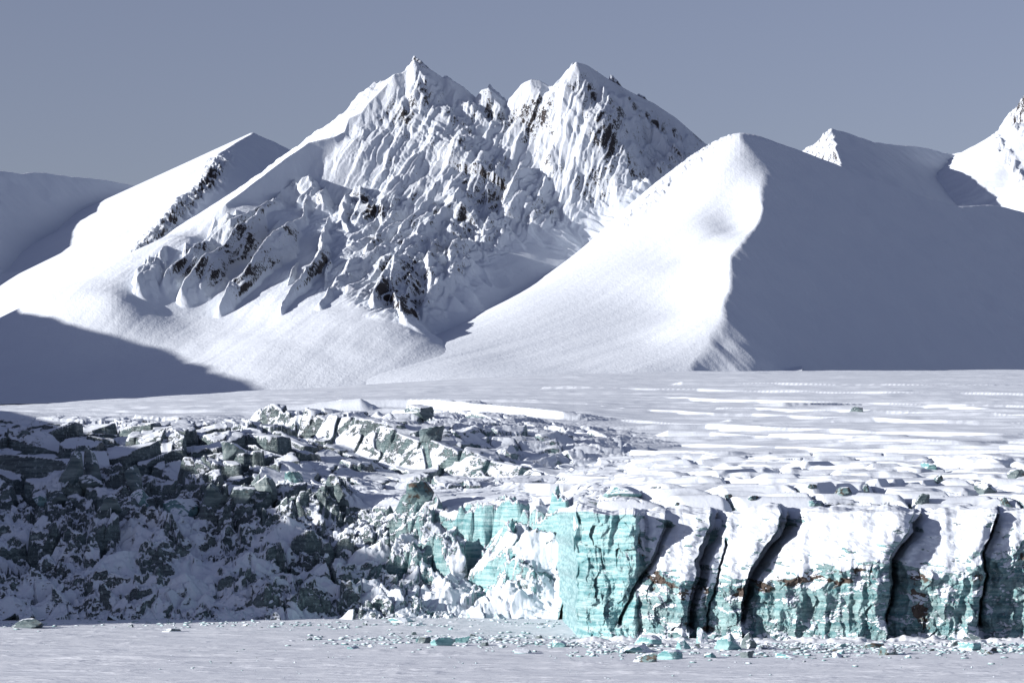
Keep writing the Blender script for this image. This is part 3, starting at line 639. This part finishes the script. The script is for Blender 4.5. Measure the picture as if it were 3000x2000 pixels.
# ================================================================== right hand ice CLIFF
CREV = [ # centre line px at py, width px at top/bottom, depth m
 ([1480,1530,1590,1640,1700,1780,1840],[2112,2092,2076,2050,2046,2022,2020],36,12,8),
 ([1480,1560,1620,1680,1740,1820],[2316,2292,2245,2205,2182,2172],46,9,10),
 ([1485,1530,1560,1600,1640,1700,1820],[2712,2680,2676,2640,2608,2618,2596],30,5,7),
 ([1500,1560,1620,1680,1740,1830],[2925,2905,2880,2886,2876,2866],6,7,7),
 ([1550,1600,1670,1700,1760,1830],[1952,1928,1897,1872,1842,1815],14,7,4),
 ([1600,1680,1740,1800,1850],[2128,2100,2090,2072,2070],5,5,3)]
def build_cliff():
    px = np.linspace(1626, 3420, 1320)
    zc = np.linspace(-1.5, 29.0, 330); PX = np.repeat(px[None], len(zc), 0); Z = np.repeat(zc[:, None], len(px), 1)
    ztop = np.interp(px, [1670, 1850, 1870, 2000, 2330, 3000, 3400], [28.6, 28.8, 28.4, 28.9, 29.2, 28.7, 28.4])
    ztop = ztop + 1.3 * fbm(px / 110., px * 0, 699, 4)
    Z = Z * (ztop / 29.0)[None]
    Yb = np.interp(px, [1626, 1690, 1720, 1790, 1862, 1872, 1900, 2300, 2700, 3000, 3400], [830, 677, 671, 666, 662, 664, 660, 655, 654, 656, 660])
    T = np.clip(Z / 29, 0, 1)
    py = HY - (Z - HC) * FP / 660.
    lim = np.interp(px, [1680, 1850, 1890, 2000, 2150, 2210, 2400, 2560, 2660, 2800, 2900, 3000, 3400], [1440, 1440, 1640, 1700, 1700, 1690, 1660, 1640, 1655, 1680, 1620, 1585, 1560])[None]
    zl = HC - (lim - HY) * 660 / FP                         # height where the snowy slab starts
    up = np.clip(Z - zl, 0, 40)
    Y = Yb[None] + .10 * Z + up * .45 + .028 * up * up
    # slabs between crevasses: each with its own offset and a turn towards the left
    edges = [np.interp(py, c[0], c[1]) for c in CREV]
    order = [4, 0, 1, 2, 3]
    slab = np.zeros(PX.shape); prev = np.full(PX.shape, 1865.)
    for k, i in enumerate(order + [None]):
        e = edges[i] if i is not None else np.full(PX.shape, 3420.)
        m = (PX >= prev) & (PX < e)
        tt = (PX - prev) / np.maximum(e - prev, 40)
        slab = np.where(m, [1.5, -.6, .4, -.8, -.3, .6][k] + (.5 - tt) * [4, 4.5, 6, 9, 5.5, 6][k], slab); prev = e
    Y = Y + slab * sst(1855, 1900, PX)
    x = (PX - 1500) / FP * 660
    wz = .8 * fbm(x / 3, Z / 3, 700, 3)
    for c, e in zip(CREV, edges):
        w = np.interp(py, [c[0][0], c[0][-1]], [c[2], c[3]]) * (1 + .25 * fbm(Z / 2.5, x / 9, 705, 2))
        d = np.abs(PX - e + 7 * fbm(Z / 2.2, x * 0, 703 + c[2], 3))
        act = sst(c[0][0] - 30, c[0][0], py) * sst(c[0][-1] + 12, c[0][-1] - 4, py)
        sd_ = PX - e
        Y = Y + c[4] * np.where(sd_ < 0, sst(-w * .55, -w * .42, sd_), np.clip(1 - sd_ / (w * 1.25), 0, 1) ** .9) * act
        Y = Y + 1.8 * sst(w * 1.2 + 34, w * .4, d) ** 2 * act
    # lower ice: flutes, columns, broken facets; the pillar at the left end is fluted all the way up
    low = np.maximum(sst(1.0, -2.0, Z - zl), sst(1885, 1850, PX)) 
    low = low * sst(-1.5, 2, Z) 
    Y = Y - low * sst(1885, 1850, PX) * 1.5 * (ridged(x / 3.1 + .4 * pn(Z / 6, x / 9, 709), Z / 26, 708, 3) - .4)
    Y = Y + low * 2.2 * fbm(x / 5, Z / 11, 707, 3)
    wx = 1.2 * fbm(x / 4, Z / 6, 710, 3)
    fl = ridged((x + wx) / 5.5, Z / 22, 712, 3) - .4
    Y = Y - low * fl * (1.7 - .9 * sst(1885, 1850, PX))
    Y = Y - low * 1.6 * fbm(x / 9, Z / 7, 713, 3)
    f1, f2, a1, a2, a3, ox, oy = voro((x + wx) / 3.0, (Z + wz) / 4.2, 720)
    Y = Y + low * ((a1 - .5) * 1.1 + (a2 - .5) * ox * 2.0 + (a3 - .5) * oy * 2.0)
    f1, f2, a1, a2, a3, ox, oy = voro((x + wx * .5) / 1.1, (Z + wz * .5) / 1.3, 724)
    Y = Y + low * ((a1 - .5) * .35 + (a2 - .5) * ox * .8 + (a3 - .5) * oy * .8) * sst(-.2, .3, fbm(x / 6, Z / 6, 726, 2))
    Y = Y + low * .5 * fbm(x / 1.2, Z / 1.0, 727, 4)
    # ledges caught by snow just under the slabs
    for k in range(3):
        zz = zl - 1.2 - 2.6 * k + 1.5 * fbm(x / 7, x * 0 + k, 730 + k, 3)
        Y = Y + np.where(PX > 1866, 1, 0) * 1.1 * sst(-.5, .5, Z - zz) * (.5 + fbm(x / 5, x * 0 + 9 * k, 735, 2))
    # rounded slab relief
    hi = 1 - low
    xs = x - .45 * Z
    Y = Y + hi * (1.5 * fbm(xs / 7, (Z + .3 * x) / 5, 740, 3) + .30 * fbm(xs / 2.2, (Z + .3 * x) / .9, 744, 3))
    Y = Y - 2.5 * sst(2.5, 0, Z) * (.5 + .8 * fbm(x / 3, Z * 0, 748, 3))     # broken foot
    Y = Yb[None] + (Y - Yb[None]) * sst(1688, 1697, PX)
    # top strip back to the plateau
    tops = np.linspace(.35, 22, 90); n0 = len(zc)
    Yt = Y[-1][None] + tops[:, None] ; Xt = np.repeat(px[None], len(tops), 0)
    zt = Z[-1][None] + 1.6 * fbm((px[None] - 1500) / FP * 660 / 9, tops[:, None] / 14, 759, 3) * sst(0, 3, tops[:, None]) + tops[:, None] * .045 + .9 * (1 - np.exp(-tops[:, None] / 1.2)) * .35
    xx = (Xt - 1500) / FP * Yt
    zt = zt + .5 * fbm(xx / 6, Yt / 5, 760, 3) * sst(0, 2, tops[:, None]) - 3.0 * sst(17, 22, tops[:, None])
    PXa = np.vstack([PX, Xt]); Ya = np.vstack([Y, Yt]); Za = np.vstack([Z, zt])
    Xa = (PXa - 1500) / FP * np.where(PXa > 0, 660 + (Ya - 660) * 1.0, 0)
    blue = np.clip(np.where(PXa < 1870, .95, .62) + .5 * fbm(Xa / 7, Za / 4, 770, 3), .2, 1); ice = np.full(PXa.shape, .5)
    lo = np.vstack([low, np.zeros(Xt.shape)])
    ice = .50 + .26 * lo - .52 * (1 - lo)
    z_l = np.broadcast_to(zl, PX.shape); z_l = np.vstack([z_l, np.broadcast_to(zl, Xt.shape)])
    ice = ice + .5 * (1 - lo) * sst(.12, .4, fbm((Xa - .4 * Za) / 5, (Za + .25 * Xa) / 1.6, 779, 4))
    ice = ice - .7 * lo * sst(-.08, .28, fbm(Xa / 5, Za / 3, 778, 4)) * (PXa > 1866)
    ice = ice + .30 * sst(8, 15, Za - z_l) * (1 - lo) * sst(29.6, 27, Za)
    band = np.exp(-((Za - z_l + 2.4 + 1.8 * fbm(Xa / 8, Za * 0, 772, 2)) / 1.8) ** 2)
    dirt = .10 + .34 * lo * (PXa > 1880) * sst(.05, .35, fbm(Xa / 5, Za / 4, 776, 3)) + .62 * band * sst(-.4, .1, fbm(Xa / 4, Za / 2, 775, 3)) * np.where((PXa > 1870) & (PXa < 2560), 1, .35) + .45 * np.exp(-((PXa - 2690) / 45) ** 2 - ((Za - 10) / 6) ** 2) + .35 * np.exp(-((PXa - 2050) / 45) ** 2 - ((Za - 5) / 4) ** 2)
    Xa = Xa + .9 * fbm(Za / 4, Xa / 14, 781, 3) * sst(-1, 3, Za)
    grid_obj('ice_cliff', Xa.astype(f4), Ya.astype(f4), Za.astype(f4), M_ICE, {'ice': ice, 'blue': blue, 'dirt': dirt},
             label='bright turquoise ice cliff with snow slabs split by deep cracks, right half', cat='ice cliff')

# ================================================================== SEA ICE
def build_sea():
    X, Y, PX = fan(-700, 3700, 1000, rows(430, 900, .45, 1.2)); X = X.astype(f4); Y = Y.astype(f4)
    z = .26 * fbm(X / 12, Y / 3.0, 800, 5) + .28 * fbm(X / 40, Y / 12, 804, 3)
    m = sst(-.05, .35, fbm(X / 30, Y / 14, 806, 3)); z = z + .32 * m * ridged(X / 7, Y / 2.4, 807, 4)
    foot = np.exp(-((Y - np.interp(PX, [1690, 1900, 3000], [652, 648, 646])) / 5.5) ** 2) * sst(1660, 1720, PX)
    z = z + foot * np.clip(.5 + 2.6 * fbm(X / 9, Y / 5, 810, 3), 0, 3) * 1.0 + foot * .6 * fbm(X / 1.5, Y / 1.5, 812, 3)
    # low drift on the left
    z = z + .9 * np.exp(-((X + 78) / 16) ** 2 - ((Y - 574) / 5) ** 2)
    e = sst(0, 12, np.minimum.reduce([X - X[:, :1], X[:, -1:] - X, Y - 430]))
    z = z * e - .3 * (1 - e)
    grid_obj('sea_ice', X, Y, z, M_SEA, label='flat snow covered sea ice in front of the glacier', cat='sea ice')
    x, y = np.meshgrid(np.linspace(-9000, 9000, 40), np.linspace(-6000, 9000, 40))
    grid_obj('ground', x, y, np.full(x.shape, -1.2), M_SEA)

# ================================================================== ICE BLOCKS
def mat_block(name, ice, blue, dirt, bright=1.0):
    b = NB(name); nz = b.nz(); inf = b.t.nodes.new('ShaderNodeObjectInfo').outputs['Random']
    n1 = b.noise(.9, 4, .6); lay = b.noise(1.6, 4, .6, sc=(.2, .2, 1.4), dist=.4)
    v = b.mth('ADD', b.mth('SUBTRACT', 1.0, nz), b.mth('MULTIPLY', b.mth('SUBTRACT', n1, .5), .8))
    v = b.mth('ADD', v, b.mth('ADD', ice, b.mth('MULTIPLY', b.mth('SUBTRACT', inf, .5), .35)))
    m = b.step(v, .42, .52)
    teal = b.mix(b.step(lay, .3, .7), (.10, .33, .36), (.34, .62, .64)); grey = b.mix(b.step(lay, .3, .7), (.04, .06, .075), (.16, .195, .21))
    c = b.mix(blue, grey, teal)
    c = b.mix(b.step(b.noise(1.4, 4, .7), .62 - dirt, .74 - dirt), c, (.07, .055, .045))
    col = b.mix(m, SNOW, c)
    nr = b.bump(b.noise(2.2, 5, .65), .25, .6)
    return b.fin(col, .5, nr, .3)
def block_mesh(name, seed, mat, tall=1.0, sub=4, planes=13, rough=.05):
    import bmesh
    r = random.Random(seed); bm = bmesh.new(); bmesh.ops.create_icosphere(bm, subdivisions=sub, radius=1)
    pl = []
    for i in range(planes):
        n = Vector((r.gauss(0, 1), r.gauss(0, 1), r.gauss(0, .8) + (.3 if tall > 1.3 else 0))).normalized(); pl.append((n, r.uniform(.55, .95)))
    pl.append((Vector((r.uniform(-.3, .3), r.uniform(-.3, .3), 1)).normalized(), .75 if tall < 1.3 else 1.1))
    P0 = np.array([v.co[:] for v in bm.verts])
    nn = fbm(P0[:, 0] * 2 + seed, P0[:, 1] * 2 + P0[:, 2] * 1.7, seed, 3)
    for v, q in zip(bm.verts, nn):
        d = v.co.normalized(); t = min([k / max(d.dot(n), 1e-3) for n, k in pl if d.dot(n) > 0] + [1.25])
        p = d * (t + rough * float(q)); p.z *= tall
        if p.z < 0: f = 1 + .35 * min(1, -p.z); p.x *= f; p.y *= f
        if tall > 1.3:
            f = 1 - .45 * max(0, p.z / tall); p.x *= f; p.y *= f; p.x += .12 * p.z * (1 if seed % 2 else -1)
        v.co = p
    me = bpy.data.meshes.new(name); bm.to_mesh(me); bm.free(); me.materials.append(mat)
    return me
def on_ice(px, py): return P(px, py, HC * FP / (py - HY))
def build_blocks():
    rg = random.Random(77)
    mteal = mat_block('turquoise_ice', -.04, .6, .0); mgrey = mat_block('grey_ice', .12, .06, .05); msnow = mat_block('snowy_ice', -.28, .7, .0); mdark = mat_block('dirty_ice', .15, .2, .16)
    low = {k: [block_mesh('ice_block', 900 + 10 * i + j, m, 1.0, 3, 12) for j in range(6)] for i, (k, m) in enumerate((('teal', mteal), ('grey', mgrey), ('snow', msnow), ('dark', mdark)))}
    def put(name, me, loc, sc, rot, label, cat, group=None):
        o = bpy.data.objects.new(name, me); S.collection.objects.link(o); o.location = loc; o.scale = sc; o.rotation_euler = rot
        o['label'] = label; o['category'] = cat
        if group: o['group'] = group
        return o
    # ---- individually placed large blocks on the sea ice: px, py of the foot, width px, height px, kind, label
    big = [
     (1290,1893,66,46,'teal','tallest pale turquoise ice lump in the rubble belt left of the cliff'),
     (1350,1886,60,30,'teal','broad turquoise ice lump just right of the tallest lump in the rubble belt'),
     (1240,1884,40,26,'grey','grey snow dusted ice lump just left of the tallest lump in the rubble belt'),
     (1032,1902,36,16,'teal','small rounded pale turquoise ice lump alone at the left end of the rubble belt'),
     (1530,1914,52,22,'teal','low turquoise ice lump near the right end of the left rubble belt'),
     (1180,1824,70,22,'snow','snow covered mound standing on the sea ice close to the dark ice front'),
     (500,1850,40,14,'grey','low snow capped lump on the sea ice in front of the shaded front'),
     (2132,1905,64,66,'teal','tall pointed turquoise ice pyramid leaning on the cliff foot'),
     (2060,1885,34,66,'teal','narrow upright turquoise ice splinter beside the deep dark crack'),
     (2195,1900,46,52,'grey','grey pointed ice block just right of the tall turquoise pyramid'),
     (1905,1890,64,50,'snow','white rounded snow covered lump at the foot of the cliff corner'),
     (1870,1912,90,34,'snow','wide low snow covered mound in front of the cliff corner'),
     (1960,1930,60,36,'teal','turquoise ice lump lying farthest forward in front of the cliff corner'),
     (2000,1905,44,44,'teal','sharp edged turquoise block standing in the rubble below the first deep crack'),
     (1900,1940,66,34,'dark','dark dirty ice block with snow on top at the front of the rubble'),
     (2080,1928,40,22,'teal','small teal ice block lying right of the forward turquoise lump'),
     (2190,1925,40,28,'grey','grey angular ice block on the snow below the second deep crack'),
     (2608,1920,62,44,'dark','brown and teal square ice boulder with flat snowy top by the cliff foot'),
     (2560,1900,70,30,'dark','dark slab leaning behind the square boulder by the cliff foot'),
     (2845,1905,60,36,'snow','snow capped grey boulder near the right end of the rubble'),
     (2800,1895,40,30,'grey','small grey block left of the snow capped boulder at the right end'),
     (2900,1912,60,26,'dark','low dark hollow block right of the snow capped boulder at the right end'),
     (2850,1880,74,36,'grey','large flat topped grey block against the cliff, right end of the rubble'),
     (2460,1895,30,18,'teal','pale turquoise lump in the middle of the rubble below the widest slab'),
     (2330,1905,36,18,'grey','grey lump in the rubble below the left end of the widest slab'),
     (2300,1925,60,20,'snow','white snow covered lump at the outer edge of the rubble, below the widest slab'),
     (75,1840,90,40,'grey','big grey ice boulder with snow cap at the shaded front, far left'),
     (1640,1895,44,26,'teal','rounded turquoise lump just left of the cliff pillar foot'),
    ]
    for i, (px, py, w, h, k, lab) in enumerate(big):
        x, y, z = on_ice(px, py); m = y / FP
        me = block_mesh('ice_block', 1000 + i, {'teal': mteal, 'grey': mgrey, 'snow': msnow, 'dark': mdark}[k], max(.6, min(2.2, 1.4 * h / w)) if h > w * .8 else 1.0, 4)
        tl = max(.6, min(2.2, 1.4 * h / w)) if h > w * .8 else 1.0
        put('ice_block', me, (x, y + w * m * .4, h * m * .22), (w * m * .56, w * m * .5, h * m * .62 / tl), (0, 0, rg.uniform(-.4, .4)), lab, 'ice block')
    # ---- ice towers and blocks on the glacier: px, py of the foot, width, height px, kind, name, label
    msnow2 = mat_block('snowy_block', -.05, .35, .05)
    up = [
     (268,1415,70,135,'grey','serac','tallest grey ice tower on the left side of the glacier, with a sunlit rounded tip'),
     (222,1400,52,110,'grey','serac','grey ice tower leaning on the left side of the tallest ice tower'),
     (392,1425,62,80,'grey','serac','blue grey ice tooth right of the tallest ice tower, half in shade'),
     (405,1475,60,56,'snow','ice_block','white snow covered wedge catching the sun in the shaded ice fall'),
     (318,1485,50,48,'grey','ice_block','grey lump with snow cap left of the white sunlit wedge'),
     (260,1425,80,46,'grey','ice_block','dark grey boulder below the tallest ice tower'),
     (622,1480,58,92,'grey','serac','leaning grey ice tooth left of the broad snow topped tower, snow on its left edge'),
     (700,1470,80,66,'grey','serac','broad snow topped grey ice tower right of the leaning tooth'),
     (778,1440,62,70,'grey','serac','dark pointed ice tooth at the upper corner of the snowy ramp'),
     (755,1425,34,40,'grey','ice_block','small grey lump on the left side of the dark pointed tooth'),
     (860,1410,54,40,'snow','ice_block','small snow covered pinnacle above the snowy ramp'),
     (680,1330,60,46,'grey','ice_block','small pointed grey block standing before the upper ice wall, left'),
     (165,1470,60,44,'grey','ice_block','grey block with sunlit snow cap at the far left of the ice fall'),
     (120,1475,50,36,'snow','ice_block','snow capped lump beside the grey block at the far left of the ice fall'),
     (515,1500,90,52,'snow','ice_block','large snow covered block with a vertical crack in the middle of the ice fall'),
     (1235,1462,96,66,'dark','serac','dark grey ice fin leaning in the hollow under the long ice wall'),
     (1262,1288,70,50,'grey','ice_block','rounded blue grey ice block on the upper terrace, left of the teal wall'),
     (1225,1215,70,36,'grey','ice_block','small ice block on the crest at the back of the broken terraces'),
     (1815,1450,90,34,'teal','ice_block','flat dark teal block half buried in snow above the cliff corner'),
     (2725,1372,56,22,'teal','ice_block','dark teal ice outcrop with snow top far back on the right plateau'),
     (2752,1412,22,34,'dark','ice_block','small upright dark block alone on the right plateau'),
     (2535,1442,32,34,'dark','ice_block','upright grey block with snow on its left side on the right plateau'),
     (2475,1448,60,30,'dark','ice_block','wide dark rounded block left of the upright grey block on the plateau'),
     (2380,1430,28,16,'dark','ice_block','small dark rounded boulder half buried left of the wide dark block'),
     (2890,1444,64,40,'grey','ice_block','blocky blue grey wall corner near the right edge of the plateau'),
     (2975,1400,44,34,'grey','ice_block','dark blue grey block at the far right edge of the plateau'),
     (2945,1485,26,42,'dark','ice_block','narrow dark upright block above the right end of the cliff'),
     (2705,1475,36,36,'grey','ice_block','blue grey block at the head of the third deep crack'),
     (2385,1482,44,24,'snow','ice_block','snowy faceted lump on the plateau edge above the widest slab'),
     (2135,1462,24,20,'dark','ice_block','small dark stub on the plateau behind the first deep crack'),
     (2210,1465,36,20,'dark','ice_block','low dark stub on the plateau right of the first deep crack'),
     (1985,1480,18,12,'dark','ice_block','tiny dark stone on the snow above the cliff corner'),
     (2510,1205,34,18,'grey','ice_block','grey triangular block far back on the crevassed plateau'),
    ]
    for i, (px, py, w, h, k, nm, lab) in enumerate(up):
        y = hit(px, py); x, y, z = P(px, py, y); m = y / FP; tl = min(2.2, max(.8, 1.25 * h / w))
        me = block_mesh(nm, 1100 + i, {'teal': mteal, 'grey': mgrey, 'snow': msnow2, 'dark': mdark}[k], tl, 4, 14, .09)
        put(nm, me, (x, y + w * m * .25, z + h * m * .24), (w * m * .58, w * m * .5, h * m * .66 / tl), (0, 0, rg.uniform(-.5, .5)), lab, 'ice tower' if nm == 'serac' else 'ice block')
    # ---- countable rubble
    belts = [
     (105, lambda: (rg.uniform(1700, 3000), 1884 + abs(rg.gauss(0, 18)) + 4), (10, 34), ['teal', 'grey', 'grey', 'snow', 'snow', 'snow', 'dark'], 'snow dusted ice lump in the rubble strip along the foot of the turquoise cliff', 'ice lumps along the cliff foot'),
     (60, lambda: (rg.triangular(850, 1720, 1450), 1868 + rg.gauss(0, 9) + 10), (7, 26), ['teal', 'grey', 'snow'], 'small greenish ice lump in the belt of rubble left of the turquoise cliff', 'ice lumps in the left rubble belt'),
     (45, lambda: (rg.uniform(330, 1650), 1832 + rg.gauss(0, 7)), (6, 24), ['snow', 'snow', 'grey'], 'small white ice lump scattered on the sea ice before the shaded front', 'ice lumps before the shaded front'),
     (25, lambda: (rg.uniform(400, 3000), rg.uniform(1900, 1970)), (4, 10), ['snow', 'grey'], 'tiny white ice lump alone on the open sea ice in the foreground', 'ice lumps on the open sea ice'),
    ]
    for n, f, (a, b_), kinds, lab, grp in belts:
        for _ in range(n):
            px, py = f(); w = a + (b_ - a) * rg.random() ** 2.2; x, y, z = on_ice(px, max(py, 1806)); m = y / FP
            put('ice_block', rg.choice(low[rg.choice(kinds)]), (x, y, w * m * .12), (w * m * .55, w * m * .5, w * m * rg.uniform(.26, .5)), (rg.uniform(-.3, .3), rg.uniform(-.3, .3), rg.uniform(0, 6)), lab, 'ice block', grp)
    # ---- debris too small to count
    g = np.random.default_rng(5); base = block_mesh('crumb', 55, msnow, 1.0, 1, 8); bv = np.array([v.co[:] for v in base.vertices]); bf = np.array([p.vertices[:] for p in base.polygons]); bpy.data.meshes.remove(base)
    n = 5200; px = np.empty(n); py = np.empty(n)
    k1, k2, k3 = 3000, 4100, 4800
    px[:k1] = g.uniform(1660, 3150, k1); py[:k1] = 1880 + np.abs(g.normal(0, 20, k1))
    px[k1:k2] = g.triangular(820, 1500, 1740, k2 - k1); py[k1:k2] = 1876 + g.normal(0, 11, k2 - k1)
    px[k2:k3] = g.uniform(0, 1690, k3 - k2); py[k2:k3] = 1826 + g.normal(0, 8, k3 - k2)
    px[k3:] = g.uniform(0, 3000, n - k3); py[k3:] = g.uniform(1870, 1990, n - k3)
    py = np.maximum(py, 1808); Y = HC * FP / (py - HY); X = (px - 1500) / FP * Y; r = .12 + .75 * g.random(n) ** 3; r[k3:] *= .4
    a = g.uniform(0, 6.3, n); ca, sa = np.cos(a)[:, None], np.sin(a)[:, None]
    V = np.stack([(bv[None, :, 0] * ca - bv[None, :, 1] * sa) * r[:, None] + X[:, None], (bv[None, :, 0] * sa + bv[None, :, 1] * ca) * r[:, None] + Y[:, None], bv[None, :, 2] * (r * g.uniform(.35, .8, n))[:, None] + .05 * r[:, None]], -1).reshape(-1, 3)
    F = (bf[None] + (np.arange(n) * len(bv))[:, None, None]).reshape(-1, 3)
    me = bpy.data.meshes.new('ice_debris'); me.from_pydata([], [], []); me.vertices.add(len(V)); me.vertices.foreach_set('co', V.astype(f4).ravel())
    me.loops.add(F.size); me.loops.foreach_set('vertex_index', F.astype(np.int32).ravel()); me.polygons.add(len(F)); me.polygons.foreach_set('loop_start', np.arange(0, F.size, 3, dtype=np.int32)); me.update(calc_edges=True)
    me.materials.append(mat_block('debris_ice', -.22, .45, .03))
    o = bpy.data.objects.new('ice_debris', me); S.collection.objects.link(o); o['kind'] = 'stuff'; o['label'] = 'fine ice debris scattered over the sea ice below the cliff'; o['category'] = 'ice debris'
build_massif(); build_hill(); build_far(); build_side_hills(); build_glacier(); build_blocks(); build_cliff(); build_sea()
